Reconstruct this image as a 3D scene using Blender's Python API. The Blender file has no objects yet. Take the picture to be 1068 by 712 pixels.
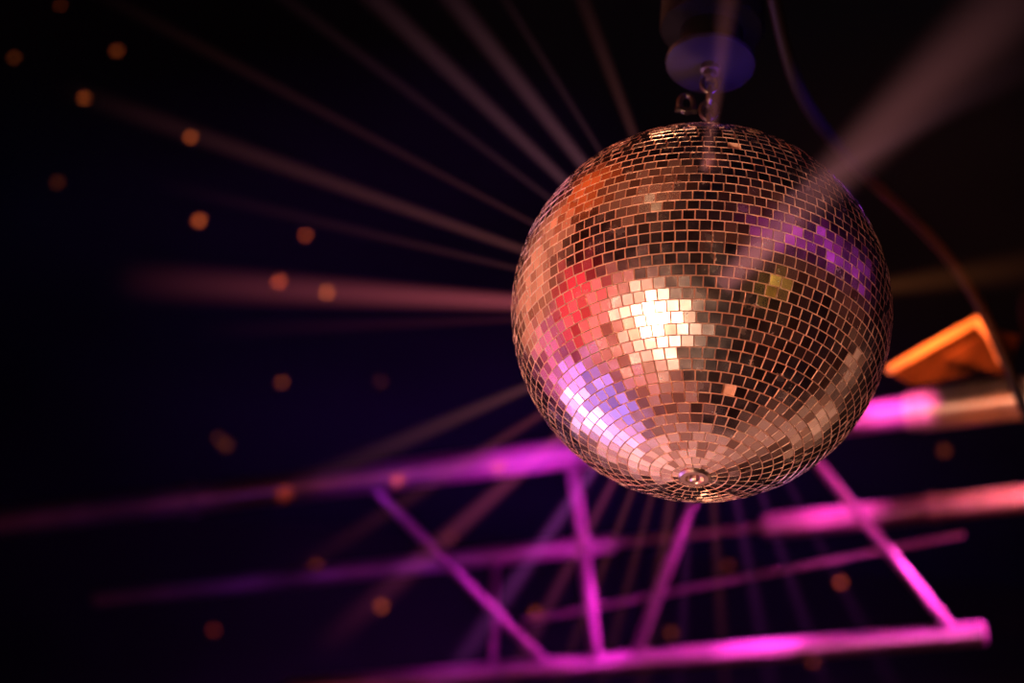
import bpy, bmesh, math, random
from mathutils import Vector, Matrix
from mathutils.geometry import intersect_line_line
random.seed(7)
C = bpy.context.scene.collection
bpy.context.scene.view_settings.view_transform = 'Standard'
# ------------------------------------------------------------------ camera
FPX = 2522.0
CAM = Vector((0, 0, 1.6))
pitch = math.radians(32.8); roll = math.radians(5.1)
F = Vector((0, math.cos(pitch), math.sin(pitch)))
r0_ = Vector((1, 0, 0)); u0_ = r0_.cross(F)
RT = r0_*math.cos(roll) + u0_*math.sin(roll)
UP = u0_*math.cos(roll) - r0_*math.sin(roll)
cd = bpy.data.cameras.new('camera'); cam = bpy.data.objects.new('camera', cd); C.objects.link(cam)
cd.sensor_width = 36; cd.lens = FPX*36/1068
M = Matrix((RT, UP, -F)).transposed().to_4x4(); M.translation = CAM
cam.matrix_world = M
bpy.context.scene.camera = cam
cd.dof.use_dof = True; cd.dof.focus_distance = 2.99; cd.dof.aperture_fstop = 2.6
cd.clip_end = 100

def ray(px, py):
    return (F*FPX + RT*(px-534) + UP*(356-py)).normalized()
def at(px, py, d): return CAM + ray(px, py)*d
def atz(px, py, h):
    r = ray(px, py); return CAM + r*(h/r.z)
def proj(p):
    v = p-CAM; z = v.dot(F); return (534+FPX*v.dot(RT)/z, 356-FPX*v.dot(UP)/z)

BC = at(731, 326, 3.2); BR = 0.25
Z = Vector((0, 0, 1))
def h_for_y(y):
    lo, hi = 0.0, 1.2
    for _ in range(50):
        m = (lo+hi)/2
        if proj(BC+Z*m)[1] > y: lo = m
        else: hi = m
    return lo
def ball_hit(px, py):
    d = ray(px, py); oc = CAM-BC
    b = oc.dot(d); c = oc.dot(oc)-BR*BR; disc = max(b*b-c, 0)
    return CAM + d*(-b-math.sqrt(disc))

# ------------------------------------------------------------------ materials
def mat(name, col, rough=.5, metal=0, noise=0, bump=0, nscale=20, spec=.5):
    m = bpy.data.materials.new(name); m.use_nodes = True
    nt = m.node_tree; b = nt.nodes['Principled BSDF']
    b.inputs['Base Color'].default_value = (*col, 1)
    b.inputs['Roughness'].default_value = rough; b.inputs['Metallic'].default_value = metal
    b.inputs['Specular IOR Level'].default_value = spec
    if noise or bump:
        tc = nt.nodes.new('ShaderNodeTexCoord'); n = nt.nodes.new('ShaderNodeTexNoise')
        n.inputs['Scale'].default_value = nscale; n.inputs['Detail'].default_value = 5
        nt.links.new(tc.outputs['Object'], n.inputs['Vector'])
        if noise:
            rp = nt.nodes.new('ShaderNodeValToRGB')
            rp.color_ramp.elements[0].position = .3; rp.color_ramp.elements[1].position = .7
            rp.color_ramp.elements[0].color = (*[c*(1-noise) for c in col], 1)
            rp.color_ramp.elements[1].color = (*[min(1, c*(1+noise)) for c in col], 1)
            nt.links.new(n.outputs['Fac'], rp.inputs['Fac']); nt.links.new(rp.outputs['Color'], b.inputs['Base Color'])
        if bump:
            bp = nt.nodes.new('ShaderNodeBump'); bp.inputs['Strength'].default_value = bump; bp.inputs['Distance'].default_value = .01
            nt.links.new(n.outputs['Fac'], bp.inputs['Height']); nt.links.new(bp.outputs['Normal'], b.inputs['Normal'])
    return m
m_tube = mat('violet_light_tinted_aluminium', (.20, .09, .21), .28, .7, noise=.6, bump=.03, nscale=4)  # violet in the base colour stands in for coloured light on the tubes
m_sleeve = mat('bare_aluminium', (.42, .33, .29), .30, .6, noise=.4, bump=.03, nscale=6)
m_black = mat('black_powder_coat', (.003, .003, .004), .4, 0, bump=.1, nscale=60, spec=.06)
m_cable = mat('black_rubber', (.010, .008, .009), .45, spec=.25)
m_steel = mat('steel', (.13, .11, .10), .35, 1, bump=.1, nscale=80)
m_ceil = mat('black_ceiling_paint', (.010, .014, .026), .9, 0, noise=.35, nscale=.8, spec=.04)
m_wall = mat('black_wall_paint', (.012, .012, .025), .9, 0, noise=.35, nscale=.8, spec=.05)
m_grout = mat('ball_adhesive', (.72, .42, .31), .5, 0, noise=.3, nscale=60)
m_edge = mat('glass_tile_edge', (1, .70, .54), .22, .35)
m_mir = mat('mirror_tile', (.9, .88, .86), .13, 1)
nt = m_mir.node_tree; b = nt.nodes['Principled BSDF']
a = nt.nodes.new('ShaderNodeAttribute'); a.attribute_name = 'tile_wear'
rp = nt.nodes.new('ShaderNodeValToRGB')
rp.color_ramp.elements[0].color = (.42, .32, .28, 1); rp.color_ramp.elements[1].color = (.97, .93, .9, 1)
rp.color_ramp.elements[1].position = .6
nt.links.new(a.outputs['Fac'], rp.inputs['Fac'])
tc = nt.nodes.new('ShaderNodeTexCoord'); n = nt.nodes.new('ShaderNodeTexNoise'); n.inputs['Scale'].default_value = 45; n.inputs['Detail'].default_value = 6
nt.links.new(tc.outputs['Object'], n.inputs['Vector'])
mr = nt.nodes.new('ShaderNodeMapRange'); mr.inputs['From Min'].default_value = .35; mr.inputs['From Max'].default_value = .7
mr.inputs['To Min'].default_value = .17; mr.inputs['To Max'].default_value = .29
nt.links.new(n.outputs['Fac'], mr.inputs['Value']); nt.links.new(mr.outputs['Result'], b.inputs['Roughness'])
nt.links.new(rp.outputs['Color'], b.inputs['Base Color'])

# ------------------------------------------------------------------ helpers
def thing(name, label, cat, loc, group=None):
    o = bpy.data.objects.new(name, None); C.objects.link(o); o.location = loc
    o.empty_display_size = .05
    o['label'] = label; o['category'] = cat
    if group: o['group'] = group
    return o
def link(name, bm, m, parent=None, smooth=True):
    me = bpy.data.meshes.new(name); bm.normal_update(); bm.to_mesh(me); bm.free()
    for p in me.polygons: p.use_smooth = smooth
    for mm in (m if isinstance(m, (list, tuple)) else [m]): me.materials.append(mm)
    o = bpy.data.objects.new(name, me); C.objects.link(o)
    if parent: o.parent = parent
    if smooth:
        e = o.modifiers.new('edge', 'EDGE_SPLIT'); e.split_angle = math.radians(38)
    return o
def frame(d):
    d = d.normalized(); x = d.orthogonal().normalized(); y = d.cross(x)
    return x, y, d
def tube(bm, a, b, r, seg=28, lip=0.0):
    x, y, d = frame(b-a); L = (b-a).length
    prof = [(0, r*.88), (r*.12, r), (L-r*.12, r), (L, r*.88)]
    rings = []
    for z, rr in prof:
        rings.append([bm.verts.new(a+d*z+x*rr*math.cos(2*math.pi*k/seg)+y*rr*math.sin(2*math.pi*k/seg)) for k in range(seg)])
    for p, q in zip(rings, rings[1:]):
        for k in range(seg): bm.faces.new((p[k], p[(k+1) % seg], q[(k+1) % seg], q[k]))
    bm.faces.new(rings[0][::-1]); bm.faces.new(rings[-1])
def lathe(bm, o, prof, axis=Z, seg=48):
    x, y, d = frame(axis); rings = []
    for rr, z in prof:
        rings.append([bm.verts.new(o+d*z+x*rr*math.cos(2*math.pi*k/seg)+y*rr*math.sin(2*math.pi*k/seg)) for k in range(seg)])
    for p, q in zip(rings, rings[1:]):
        for k in range(seg): bm.faces.new((p[k], p[(k+1) % seg], q[(k+1) % seg], q[k]))
    bm.faces.new(rings[0][::-1]); bm.faces.new(rings[-1])
def sweep(bm, pts, r, seg=14, closed=False):
    n = len(pts); rings = []; px = None
    for i, p in enumerate(pts):
        t = (pts[(i+1) % n]-pts[i-1]) if closed else (pts[min(i+1, n-1)]-pts[max(i-1, 0)])
        t.normalize()
        x = (px - t*px.dot(t)).normalized() if px else t.orthogonal().normalized()
        px = x; y = t.cross(x)
        rings.append([bm.verts.new(p+x*r*math.cos(2*math.pi*k/seg)+y*r*math.sin(2*math.pi*k/seg)) for k in range(seg)])
    prs = list(zip(rings, rings[1:])) + ([(rings[-1], rings[0])] if closed else [])
    for p, q in prs:
        for k in range(seg): bm.faces.new((p[k], p[(k+1) % seg], q[(k+1) % seg], q[k]))
    if not closed: bm.faces.new(rings[0][::-1]); bm.faces.new(rings[-1])
def spline(P, n=14):
    out = []; Q = [P[0]]+P+[P[-1]]
    for i in range(1, len(Q)-2):
        p0, p1, p2, p3 = Q[i-1:i+3]
        for k in range(n):
            t = k/n
            out.append(.5*((2*p1)+(p2-p0)*t+(2*p0-5*p1+4*p2-p3)*t*t+(-p0+3*p1-3*p2+p3)*t**3))
    out.append(P[-1]); return out
def box(bm, c, x, y, z):
    vs = [bm.verts.new(c+x*i+y*j+z*k) for i in (-1, 1) for j in (-1, 1) for k in (-1, 1)]
    for f in ((0, 1, 3, 2), (4, 6, 7, 5), (0, 4, 5, 1), (2, 3, 7, 6), (0, 2, 6, 4), (1, 5, 7, 3)): bm.faces.new([vs[i] for i in f])
    bmesh.ops.recalc_face_normals(bm, faces=bm.faces)

# ------------------------------------------------------------------ setting
CEIL = 6.4
def slab(name, m, lo, hi):
    bm = bmesh.new(); lo = Vector(lo); hi = Vector(hi); c = (lo+hi)/2; h = (hi-lo)/2
    box(bm, c, Vector((h.x, 0, 0)), Vector((0, h.y, 0)), Vector((0, 0, h.z)))
    o = link(name, bm, m, smooth=False); o['kind'] = 'structure'; return o
slab('ceiling', m_ceil, (-8, .5, CEIL), (8, 9.2, CEIL+.15))
slab('wall_back', m_wall, (-8, 9, 0), (8, 9.2, CEIL))

# ------------------------------------------------------------------ mirror ball
ball = thing('disco_ball', 'large round mirror ball covered in small square mirror tiles, hanging from the motor', 'disco ball', BC)
O = Vector((0, 0, 0))
bm = bmesh.new(); bmesh.ops.create_uvsphere(bm, u_segments=96, v_segments=64, radius=BR*.978)
link('ball_core', bm, m_grout, ball)
bm = bmesh.new()
lay = bm.faces.layers.float.new('tile_wear')
NR = 54; pitch_a = math.pi/NR
def sph(th, ph, r): return Vector((math.sin(th)*math.cos(ph), math.sin(th)*math.sin(ph), math.cos(th)))*r
for i in range(NR):
    th = math.pi*(i+.5)/NR
    if i == 0 or i == NR-1: continue
    cnt = max(8, round(2*math.pi*math.sin(th)/(pitch_a*1.06)))
    cnt = {NR-2: 16, NR-3: 22, NR-4: 28, NR-5: 34}.get(i, cnt)
    off = random.random()*6.28
    dph = 2*math.pi/cnt
    for k in range(cnt):
        if random.random() < .001: continue
        ph = off+k*dph + random.gauss(0, .008)*dph
        jt = random.gauss(0, .024); jp = random.gauss(0, .024)
        wear = random.random()
        sk = random.gauss(0, .006)*pitch_a
        def corners(g, r, tilt=True):
            cs = []
            for (s, t) in ((-1, -1), (1, -1), (1, 1), (-1, 1)):
                tt = th+s*g*pitch_a/2+sk*t; pp = ph+t*g*dph/2*.99
                e = r
                if tilt: e = r + (s*jt+t*jp)*BR*pitch_a/2*1.0
                cs.append(bm.verts.new(sph(tt, pp, e)))
            return cs
        lo_ = corners(.96, BR*.98, False); mid = corners(.96, BR*.994); hi_ = corners(.895, BR*1.0)
        f = bm.faces.new(hi_); f[lay] = wear; f.material_index = 0
        for A, B_ in ((lo_, mid), (mid, hi_)):
            for q in range(4):
                f = bm.faces.new((A[q], A[(q+1) % 4], B_[(q+1) % 4], B_[q])); f[lay] = wear; f.material_index = 1
tiles = link('mirror_tiles', bm, [m_mir, m_edge], ball, smooth=False)
bm = bmesh.new()
lathe(bm, Vector((0, 0, -BR*.972)), [(.019, -.004), (.0205, -.0075), (.018, -.010), (.012, -.010), (.010, -.006), (.009, -.003)])
m_hub = mat('hub_steel', (.7, .55, .5), .3, 1, bump=.1, nscale=80)
link('bottom_ring', bm, m_hub, ball)
bm = bmesh.new(); lathe(bm, Vector((0, 0, -BR*.985)), [(.006, 0), (.006, -.008), (.004, -.010)], seg=6)
link('bottom_bolt', bm, m_hub, ball, smooth=False)
bm = bmesh.new()
lathe(bm, Vector((0, 0, BR*.97)), [(.04, 0), (.04, .008), (.034, .014), (.012, .016), (.010, .035), (.006, .038)])
link('hanging_cap', bm, m_steel, ball)
def ring_pts(c, n, u, ru, rv):
    v = n.cross(u)
    return [c+u*ru*math.cos(t*2*math.pi/28)+v*rv*math.sin(t*2*math.pi/28) for t in range(28)]
bm = bmesh.new(); sweep(bm, ring_pts(Vector((0, 0, BR+.046)), Vector((0, 1, 0)), Z, .016, .013), .0035, closed=True)
link('hanging_ring', bm, m_steel, ball)

# ------------------------------------------------------------------ motor
H = h_for_y(70)
MP = BC+Z*H
motor = thing('mirror_ball_motor', 'black round motor housing above the mirror ball, violet light on its underside', 'motor', MP)
m_plate = mat('glossy_black_plastic', (.010, .008, .018), .3, 0, spec=.2)
bm = bmesh.new(); lathe(bm, O, [(.056, 0), (.063, .003), (.064, .010), (.061, .014), (.030, .016)], seg=64); link('base_plate', bm, m_plate, motor)
bm = bmesh.new(); lathe(bm, Vector((0, 0, .016)), [(.045, 0), (.045, .045), (.072, .05), (.075, .055), (.075, .15), (.070, .156), (.02, .158)], seg=64); link('housing', bm, m_black, motor)
bm = bmesh.new(); lathe(bm, Vector((0, 0, .172)), [(.014, 0), (.014, CEIL-MP.z-.172-.02), (.06, CEIL-MP.z-.172-.02), (.06, CEIL-MP.z-.172)], seg=24); link('hanging_rod', bm, m_black, motor)
bm = bmesh.new(); lathe(bm, Vector((0, 0, -.022)), [(.005, 0), (.010, .003), (.010, .012), (.014, .014), (.014, .022)], seg=24); link('drive_shaft', bm, m_steel, motor)
z0 = BC.z+BR+.052; z1 = MP.z-.018; nL = 4
step = (z1-z0)/nL
for i in range(nL):
    zc = z0+step*(i+.5)
    names = ['lowest', 'second from bottom', 'second from top', 'topmost']
    bm = bmesh.new(); n_ = Vector((1, 0, 0)) if i % 2 == 0 else Vector((0, 1, 0))
    sweep(bm, ring_pts(O, n_, Z, step*.62, .011), .0034, closed=True)
    o = link('chain_link', bm, m_steel); o.location = (BC.x, BC.y, zc)
    o['label'] = 'small steel chain link between ball and motor, the %s one' % names[i]; o['category'] = 'chain link'; o['group'] = 'chain links holding up the mirror ball'
bm = bmesh.new()
sweep(bm, ring_pts(O, Vector((0, 1, 0)), Z, .015, .010), .004, closed=True)
tube(bm, Vector((-.015, 0, -.012)), Vector((.015, 0, -.012)), .004, 12)
o = link('safety_shackle', bm, m_steel); o.location = at(716, 108, 3.42)
o['label'] = 'steel safety shackle hanging just left of the chain above the ball'; o['category'] = 'shackle'

# ------------------------------------------------------------------ truss
A0, A1 = atz(-260, 577, 3.1), atz(1500, 362, 3.1)
def line(P, Q, px):
    lo, hi = 0., 1.
    for _ in range(40):
        m = (lo+hi)/2
        if proj(P.lerp(Q, m))[0] < px: lo = m
        else: hi = m
    return P.lerp(Q, lo)
D0, D1 = atz(300, 719, 2.75), atz(1028, 660, 2.75)
B0, B1 = atz(100, 625, 3.3), atz(1500, 473, 3.3)
truss = thing('lighting_truss', 'metal tube lighting truss behind the ball, lit magenta and orange', 'truss', (A0+A1)/2)
T = truss.location.copy()
SEGS = []
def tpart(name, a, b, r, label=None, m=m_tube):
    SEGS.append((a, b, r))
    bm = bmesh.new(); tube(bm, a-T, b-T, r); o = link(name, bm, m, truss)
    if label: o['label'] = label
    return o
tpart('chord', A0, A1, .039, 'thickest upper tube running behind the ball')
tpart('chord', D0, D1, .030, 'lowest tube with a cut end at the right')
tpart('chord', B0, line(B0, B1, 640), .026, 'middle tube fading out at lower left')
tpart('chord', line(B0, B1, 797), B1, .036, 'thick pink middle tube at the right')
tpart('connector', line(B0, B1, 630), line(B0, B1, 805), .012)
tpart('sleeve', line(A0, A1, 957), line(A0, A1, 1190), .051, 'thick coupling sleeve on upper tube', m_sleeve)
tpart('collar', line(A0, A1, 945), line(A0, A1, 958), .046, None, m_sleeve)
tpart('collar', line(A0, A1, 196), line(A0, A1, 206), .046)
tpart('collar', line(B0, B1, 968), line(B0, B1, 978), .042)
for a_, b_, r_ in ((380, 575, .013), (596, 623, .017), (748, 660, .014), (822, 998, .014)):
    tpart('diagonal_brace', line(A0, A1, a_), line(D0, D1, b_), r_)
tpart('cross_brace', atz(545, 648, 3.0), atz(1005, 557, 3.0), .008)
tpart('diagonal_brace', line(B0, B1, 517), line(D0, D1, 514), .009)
for px in (-200, 1420):
    p = line(A0, A1, px); bm = bmesh.new(); tube(bm, p-T, Vector((p.x, p.y, CEIL))-T, .012); link('hanger_rod', bm, m_black, truss)

# ------------------------------------------------------------------ cables
def cable(name, label, pts, r):
    bm = bmesh.new(); sweep(bm, spline([at(*p) for p in pts]), r)
    o = link(name, bm, m_cable); o['label'] = label; o['category'] = 'cable'; return o
cable('power_cable', 'dark cable looping down right of the ball, lit orange near the stage lamp',
      [(796, -60, 3.75), (830, 85, 3.9), (885, 165, 4.2), (945, 222, 4.6), (988, 268, 4.75), (1022, 320, 4.8), (1048, 375, 4.8), (1075, 440, 4.8), (1120, 520, 4.8)], .011)

# ------------------------------------------------------------------ stage light
SL = at(1120, 335, 5.5)
sl = thing('stage_light', 'black stage lamp at the right edge with orange lit barn door edges', 'stage light', SL)
aim = (at(930, 395, 5.3)-SL).normalized()
bm = bmesh.new(); lathe(bm, -aim*.14, [(.04, -.02), (.075, 0), (.085, .06), (.09, .12), (.10, .2), (.104, .205), (.104, .215), (.09, .216), (.088, .12)], axis=aim)
link('lamp_can', bm, m_black, sl)
m_flap = mat('barn_door_metal', (.035, .020, .016), .30, .1, noise=.9, spec=.3, nscale=9)
m_rim = mat('bare_metal_edge', (.50, .40, .34), .35, .3)
def plate(name, px4, th=.003):
    bm = bmesh.new(); P = [at(*p)-SL for p in px4]; n_ = (P[1]-P[0]).cross(P[2]-P[0]).normalized()*th
    v1 = [bm.verts.new(p+n_) for p in P]; v2 = [bm.verts.new(p-n_) for p in P]
    bm.faces.new(v1); bm.faces.new(v2[::-1])
    for k in range(4): bm.faces.new((v1[k], v2[k], v2[(k+1) % 4], v1[(k+1) % 4]))
    bmesh.ops.recalc_face_normals(bm, faces=bm.faces)
    return link(name, bm, m_flap, sl, smooth=False)
plate('barn_door', [(928, 388, 5.25), (1020, 334, 5.4), (1044, 384, 5.5), (950, 402, 5.3)])
plate('barn_door', [(985, 372, 5.22), (1030, 345, 5.3), (1062, 350, 5.42), (1050, 392, 5.4)])
bm = bmesh.new(); tube(bm, at(926, 386, 5.23)-SL, at(1020, 333, 5.38)-SL, .010); link('barn_door_rim', bm, m_rim, sl)
bm = bmesh.new(); sweep(bm, [p-SL for p in spline([at(1018, 333, 5.25), at(1034, 350, 5.27), at(1046, 376, 5.3)])], .012); link('yoke', bm, m_rim, sl)
bm = bmesh.new(); tube(bm, O+Z*.10, Vector((0, 0, CEIL-SL.z)), .012); link('hanging_rod', bm, m_black, sl)

# ------------------------------------------------------------------ rays: glowing cones stand in for light scattered in haze
def beam(label, start, end, r0, r1, col, S, k=1.0, tail=1.0):
    e = at(*end)
    if start is None:
        d = (e-BC).normalized(); s = BC+d*(BR+.004)
    else:
        s = ball_hit(*start); d = (e-s).normalized(); s = s+d*.004
    L = (e-s).length
    bm = bmesh.new(); seg = 20; rings = []
    for z, rr in ((0, r0), (L, r1)):
        rings.append([bm.verts.new((rr*math.cos(2*math.pi*q/seg), rr*math.sin(2*math.pi*q/seg), z)) for q in range(seg)])
    for q in range(seg): bm.faces.new((rings[0][q], rings[0][(q+1) % seg], rings[1][(q+1) % seg], rings[1][q]))
    bm.faces.new(rings[0][::-1]); bm.faces.new(rings[1])
    m = bpy.data.materials.new('glowing_haze'); m.use_nodes = True; nt = m.node_tree; nt.nodes.clear()
    N = nt.nodes.new; Lk = nt.links.new
    out = N('ShaderNodeOutputMaterial'); em = N('ShaderNodeEmission'); em.inputs['Color'].default_value = (*col, 1)
    Lk(em.outputs[0], out.inputs['Volume'])
    tc = N('ShaderNodeTexCoord'); sp = N('ShaderNodeSeparateXYZ'); Lk(tc.outputs['Object'], sp.inputs[0])
    def mt(op, a, b_=None, clamp=False):
        n = N('ShaderNodeMath'); n.operation = op; n.use_clamp = clamp
        for i, v in enumerate((a, b_)):
            if v is None: continue
            if isinstance(v, (int, float)): n.inputs[i].default_value = v
            else: Lk(v, n.inputs[i])
        return n.outputs[0]
    x, y, z = sp.outputs
    rho2 = mt('ADD', mt('MULTIPLY', x, x), mt('MULTIPLY', y, y))
    rad = mt('ADD', mt('MULTIPLY', z, (r1-r0)/L), r0)
    q = mt('SUBTRACT', 1.0, mt('DIVIDE', rho2, mt('MULTIPLY', rad, rad)), True)
    q = mt('POWER', q, 3.0)
    fall = mt('DIVIDE', S*r0, rad)
    fall = mt('MULTIPLY', fall, mt('POWER', 2.718, mt('MULTIPLY', z, -k)))
    fall = mt('MULTIPLY', fall, mt('SUBTRACT', 1.0, mt('DIVIDE', z, L), True))
    Lk(mt('MULTIPLY', q, fall), em.inputs['Strength'])
    me = bpy.data.meshes.new('light_ray'); bm.to_mesh(me); bm.free(); me.materials.append(m)
    o = bpy.data.objects.new('light_ray', me); C.objects.link(o)
    X, Y, D = frame(d); mm = Matrix((X, Y, D)).transposed().to_4x4(); mm.translation = s; o.matrix_world = mm
    o['label'] = label; o['category'] = 'light ray'; o['group'] = 'rays of light fanning out from the mirror ball'
    return o
W = (1, .29, .27); PK = (1, .17, .22); G = (.85, .30, .40); PU = (.75, .10, .75); OR = (1, .28, .08)
beam('brightest pink ray running level to the left from the ball', None, (120, 292, 3.9), .019, .055, PK, 10, 1.0)
beam('thin faint ray just below the brightest level pink ray', None, (200, 345, 4.0), .010, .03, PK, 1.4, .8)
beam('thin peach ray rising gently left, just above the level pink one', None, (60, 90, 4.2), .011, .038, W, 4.0, .7)
beam('faint ray between the gently rising peach ray and the steeper grey pink one', None, (60, -30, 4.7), .008, .030, W, 2.0, .7)
beam('very thin ray hugging the underside of the gently rising peach ray', None, (160, 190, 4.0), .008, .027, W, 2.2, .8)
beam('grey pink ray rising at forty five degrees to the top left', None, (330, -60, 4.2), .012, .038, G, 4.0, .7)
beam('dim ray just left of the grey pink forty five degree ray', None, (220, -60, 4.5), .009, .028, G, 1.7, .7)
beam('soft ray reaching the top edge well left of the motor', None, (425, -60, 4.7), .012, .040, G, 4.0, .7)
beam('thin ray right beside the soft one at the top edge', None, (490, -60, 4.2), .007, .019, G, 2.2, .7)
beam('short narrow ray nearest the motor on its left', None, (585, -60, 4.5), .009, .028, W, 2.5, .7)
beam('narrow bright ray crossing in front of the motor', (735, 178), (772, -90, 3.2), .010, .032, W, 8, .6)
beam('broad bright ray shooting to the top right corner across the ball', (750, 300), (1120, -60, 2.9), .022, .085, (1, .33, .34), 6.5, .1)
beam('thinner dim ray beside the broad one at top right', (812, 212), (1120, 40, 3.0), .010, .040, G, 3.0, .4)
beam('dim orange ray fading toward the upper right edge', None, (1130, 270, 4.6), .014, .06, OR, 1.6, .5)
beam('peach ray dropping gently to the lower left of the ball', None, (280, 520, 4.0), .011, .040, W, 4.6, 1.0)
beam('faint ray below the peach one at lower left', None, (300, 600, 4.5), .010, .036, PK, 4.0, .8)
beam('faint ray going down left below the upper truss tube', None, (330, 680, 4.2), .013, .045, (1, .13, .35), 7.5, .7)
for i, (lab, ex, w_, c_, s_) in enumerate((
    ('purple ray falling down left toward the longest diagonal brace', 425, .013, PU, 7.5),
    ('pinkish ray falling down left, next right of the purple one', 500, .010, (1, .12, .4), 6.0),
    ('thin ray crossing the vertical brace behind the ball bottom', 560, .008, PK, 4.0),
    ('thin faint ray just right of the vertical brace', 612, .008, PK, 3.2),
    ('ray falling straight down under the ball, just left of centre', 660, .010, PK, 3.0),
    ('thin ray falling straight down from the ball bottom', 705, .008, PU, 2.6),
    ('thin ray slanting right just beside the ball bottom', 760, .009, PK, 2.2),
    ('faint ray falling down right below the ball', 815, .010, PU, 2.2),
    ('short faint ray falling steeply right of the ball bottom', 880, .010, PU, 1.8),
    ('faintest ray below right, near the longest right brace', 960, .010, PU, 1.3))):
    beam(lab, None, (ex, 770, 4.4 if i % 2 else 4.9), w_, w_*3.4, c_, s_, .7)

# ------------------------------------------------------------------ lights
def aimed(o, tgt):
    d = (Vector(tgt)-o.location).normalized(); o.rotation_euler = d.to_track_quat('-Z', 'Y').to_euler()
def lamp_for(px, py, col, rad, ext, dist=3.0):  # added unseen lamp, placed so its reflection makes a highlight on the ball
    p = ball_hit(px, py); n = (p-BC).normalized(); v = (p-CAM).normalized()
    R = v - n*(2*v.dot(n))
    ang = 2*ext/197.0
    r = dist*math.tan(min(ang, .8))
    spread = math.degrees(2*(min(ang, .8)+.25))
    A = math.pi*r*r
    l = bpy.data.lights.new('added_highlight_lamp', 'AREA'); l.shape = 'DISK'; l.size = 2*r; l.color = col
    l.spread = math.radians(spread)
    h = math.radians(spread/2); g = math.tan(h)/(math.tan(h)-h)
    l.energy = rad*math.pi*A/g
    o = bpy.data.objects.new('added_highlight_lamp', l); C.objects.link(o); o.location = p+R*dist; aimed(o, p)
    return o
lamp_for(686, 336, (1, .56, .35), 46, 15, 2.8)
lamp_for(684, 338, (1, .55, .37), 2.4, 40, 3.1)
lamp_for(650, 345, (1, .20, .16), 1.1, 58, 4.0)
lamp_for(604, 318, (1, .03, .05), 1.5, 36, 3.4)
lamp_for(626, 425, (.50, .24, 1), 1.9, 42, 3.4)
lamp_for(610, 430, (.68, .46, 1), 4, 15)
lamp_for(582, 385, (1, .16, .38), 1.1, 34, 3.6)
lamp_for(862, 256, (.60, .05, .6), 1.0, 13)
lamp_for(826, 246, (.65, .06, .5), .9, 11)
lamp_for(790, 238, (.75, .06, .45), .6, 11)
lamp_for(896, 285, (.60, .05, .6), .8, 10)
lamp_for(805, 298, (1, .5, .08), 1.3, 8)
lamp_for(606, 205, (1, .12, .02), 1.0, 26, 2.6)
lamp_for(670, 200, (1, .25, .12), .3, 34, 2.6)
lamp_for(558, 290, (1, .29, .16), 1.0, 40, 3.2)
lamp_for(705, 474, (1, .38, .30), 1.0, 42, 3.6)
lamp_for(650, 470, (1, .38, .36), 1.3, 36, 3.3)
lamp_for(690, 415, (1, .28, .20), .5, 36, 4.4)
lamp_for(683, 213, (1, .6, .35), 5, 3.5, 2.3)
lamp_for(850, 440, (1, .40, .24), .7, 22, 3.4)
lamp_for(795, 452, (1, .38, .26), .5, 28, 3.9)
lamp_for(890, 380, (1, .38, .22), .5, 14, 3.2)

def area(loc, tgt, col, P, size, spread=180):  # added unseen lamps that colour the truss, barn doors, cable, motor and room
    l = bpy.data.lights.new('added_tint_lamp', 'AREA'); l.shape = 'DISK'; l.size = size; l.color = col; l.energy = P; l.spread = math.radians(spread)
    o = bpy.data.objects.new('added_tint_lamp', l); C.objects.link(o); o.location = loc; aimed(o, tgt); return o
P_ = line(A0, A1, 545); area(P_+Vector((.1, -.35, -.30)), P_, (1, .06, .80), 2.0, .10, 55)
P_ = line(A0, A1, 400); area(P_+Vector((0, -.40, -.35)), P_, (.6, .05, .9), .28, .12, 60)
P_ = line(A0, A1, 130); area(P_+Vector((0, -.50, -.45)), P_, (.22, .05, 1), .16, .12, 90)
P_ = line(B0, B1, 240); area(P_+Vector((0, -.50, -.35)), P_, (.35, .04, 1), .22, .12, 80)
P_ = line(B0, B1, 420); area(P_+Vector((.2, -.4, -.4)), P_, (.6, .05, .9), .40, .12, 60)
P_ = line(B0, B1, 580); area(P_+Vector((.1, -.35, -.25)), P_, (1, .05, .7), .9, .12, 55)
P_ = line(D0, D1, 950); area(P_+Vector((.25, -.38, .16)), P_, (1, .10, .50), 8.5, .10, 65)
P_ = line(D0, D1, 760); area(P_+Vector((.1, -.35, .16)), P_, (1, .08, .55), 5.5, .10, 65)
P_ = line(D0, D1, 600); area(P_+Vector((.1, -.33, .16)), P_, (1, .05, .65), 2.2, .10, 55)
P_ = line(A0, A1, 748).lerp(line(D0, D1, 660), .55); area(P_+Vector((.2, -.5, .05)), P_, (1, .07, .55), 1.8, .12, 45)
P_ = line(A0, A1, 605).lerp(line(D0, D1, 620), .5); area(P_+Vector((.1, -.5, .05)), P_, (1, .07, .65), 1.6, .12, 40)
P_ = line(A0, A1, 380).lerp(line(D0, D1, 575), .65); area(P_+Vector((.1, -.5, .0)), P_, (.9, .05, .75), .8, .12, 40)
P_ = line(A0, A1, 822).lerp(line(D0, D1, 998), .4); area(P_+Vector((.1, -.5, .05)), P_, (1, .10, .5), 1.8, .12, 40)
P_ = line(B0, B1, 860); area(P_+Vector((.1, -.32, .05)), P_, (1, .08, .42), 2.8, .10, 60)
P_ = line(B0, B1, 1030); area(P_+Vector((.1, -.32, .05)), P_, (1, .26, .16), 3.0, .10, 60)
P_ = line(A0, A1, 905); area(P_+Vector((0, -.35, .02)), P_, (1, .09, .40), 2.6, .10, 55)
P_ = line(A0, A1, 1050); area(P_+Vector((.08, -.40, -.02)), P_, (1, .25, .09), 5, .10, 55)
P_ = at(985, 350, 5.3); area(at(985, 330, 4.8), P_, (1, .14, .013), 3.2, .1, 50)  # added orange lamp in front to brighten the barn doors
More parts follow.
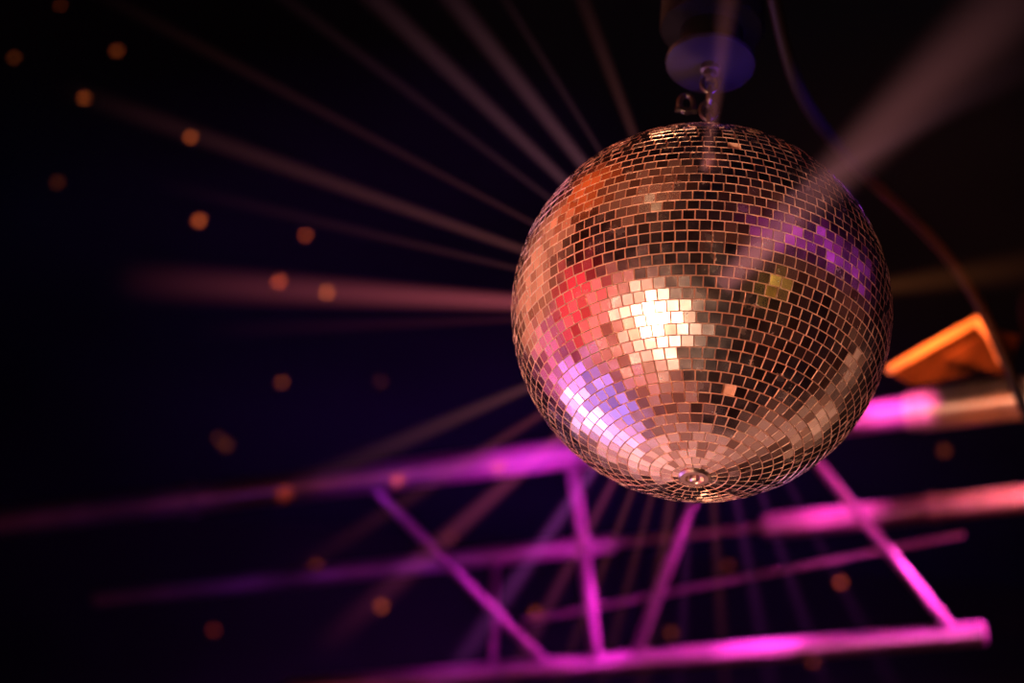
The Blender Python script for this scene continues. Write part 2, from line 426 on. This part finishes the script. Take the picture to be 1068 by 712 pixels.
area(at(930, 190, 3.9), at(985, 265, 4.75), (1, .15, .02), .9, .08, 36)
area(at(900, 60, 3.6), at(870, 145, 4.15), (.2, .04, 1), .25, .08, 36)
area(MP+Vector((.30, -.2, -.36)), MP, (.12, .02, 1), .13, .12, 24)
P_ = CAM+ray(600, 620)*(9/ray(600, 620).y); area(Vector((P_.x, 7.8, 4.4)), P_, (.42, .03, .65), 13, .6, 120)  # added purple wash on the back wall in place of haze
area(Vector((-2.2, 6.6, 5.4)), Vector((-1.2, 7.6, 6.4)), (.02, .20, .8), .6, .8, 130)  # added dim blue lamp that turns the ceiling navy

def hit_room(px, py):
    r = ray(px, py); t = min((CEIL-CAM.z)/r.z, (9-CAM.y)/r.y); return CAM+r*t
def blocked(a, b):
    for p, q, r in SEGS:
        x = intersect_line_line(a, b, p, q)
        if x and (x[0]-x[1]).length < r+.05:
            t = (x[1]-p).dot(q-p)/(q-p).length_squared
            u = (x[0]-a).dot(b-a)/(b-a).length_squared
            if -.02 < t < 1.02 and -.02 < u < 1.02: return True
    return False
def dot(t, fr, e, g=.085):
    d = (t-BC).normalized(); L = (t-BC).length; s0 = BC+d*(L*fr)
    if blocked(s0, BC+d*(L-.12)): return
    l = bpy.data.lights.new('reflected_dot', 'SPOT'); l.spot_size = math.radians(1.1+.8*random.random()); l.spot_blend = 1.0
    l.color = (1, g+.06*random.random(), .014); l.shadow_soft_size = .003; l.energy = e
    o = bpy.data.objects.new('reflected_dot', l); C.objects.link(o); o.location = s0; aimed(o, t)
dots = [(15,60,.14),(122,53,.3),(63,5,.15),(88,102,.5),(199,143,1.3),(60,190,.12),(208,230,1.2),(319,245,1.1),(291,293,1.5),(341,305,1.1),
        (294,399,.8),(228,457,.3),(147,622,1.4),(223,657,.3),(397,398,.12),(398,632,.5),(877,607,1.),(559,640,.4),(985,470,.3),(640,570,.4),(700,660,.3),(236,464,.25),(330,590,.2),(848,690,.3),(470,560,.3),(760,590,.25)]
for x, y, s in dots:
    dot(hit_room(x, y), .81, 22000*s*.19**2*9)
for P, Q, px, s in ((A0, A1, 296, .7), (A0, A1, 414, .9), (A0, A1, 520, 1.), (B0, B1, 455, .6)):
    dot(line(P, Q, px)-Z*.02, .5, 1000*s, .2)

# ------------------------------------------------------------------ world: dim club all round
w = bpy.data.worlds.new('club'); bpy.context.scene.world = w; w.use_nodes = True
nt = w.node_tree; bg = nt.nodes['Background']
tc = nt.nodes.new('ShaderNodeTexCoord'); n = nt.nodes.new('ShaderNodeTexNoise'); n.inputs['Scale'].default_value = 3.2; n.inputs['Detail'].default_value = 3
nt.links.new(tc.outputs['Generated'], n.inputs['Vector'])
rp = nt.nodes.new('ShaderNodeValToRGB'); e = rp.color_ramp.elements
e[0].position = .40; e[0].color = (.004, .002, .006, 1); e[1].position = .72; e[1].color = (.30, .07, .035, 1)
q = rp.color_ramp.elements.new(.55); q.color = (.04, .008, .008, 1)
nt.links.new(n.outputs['Fac'], rp.inputs['Fac']); nt.links.new(rp.outputs['Color'], bg.inputs['Color'])
bg.inputs['Strength'].default_value = .4
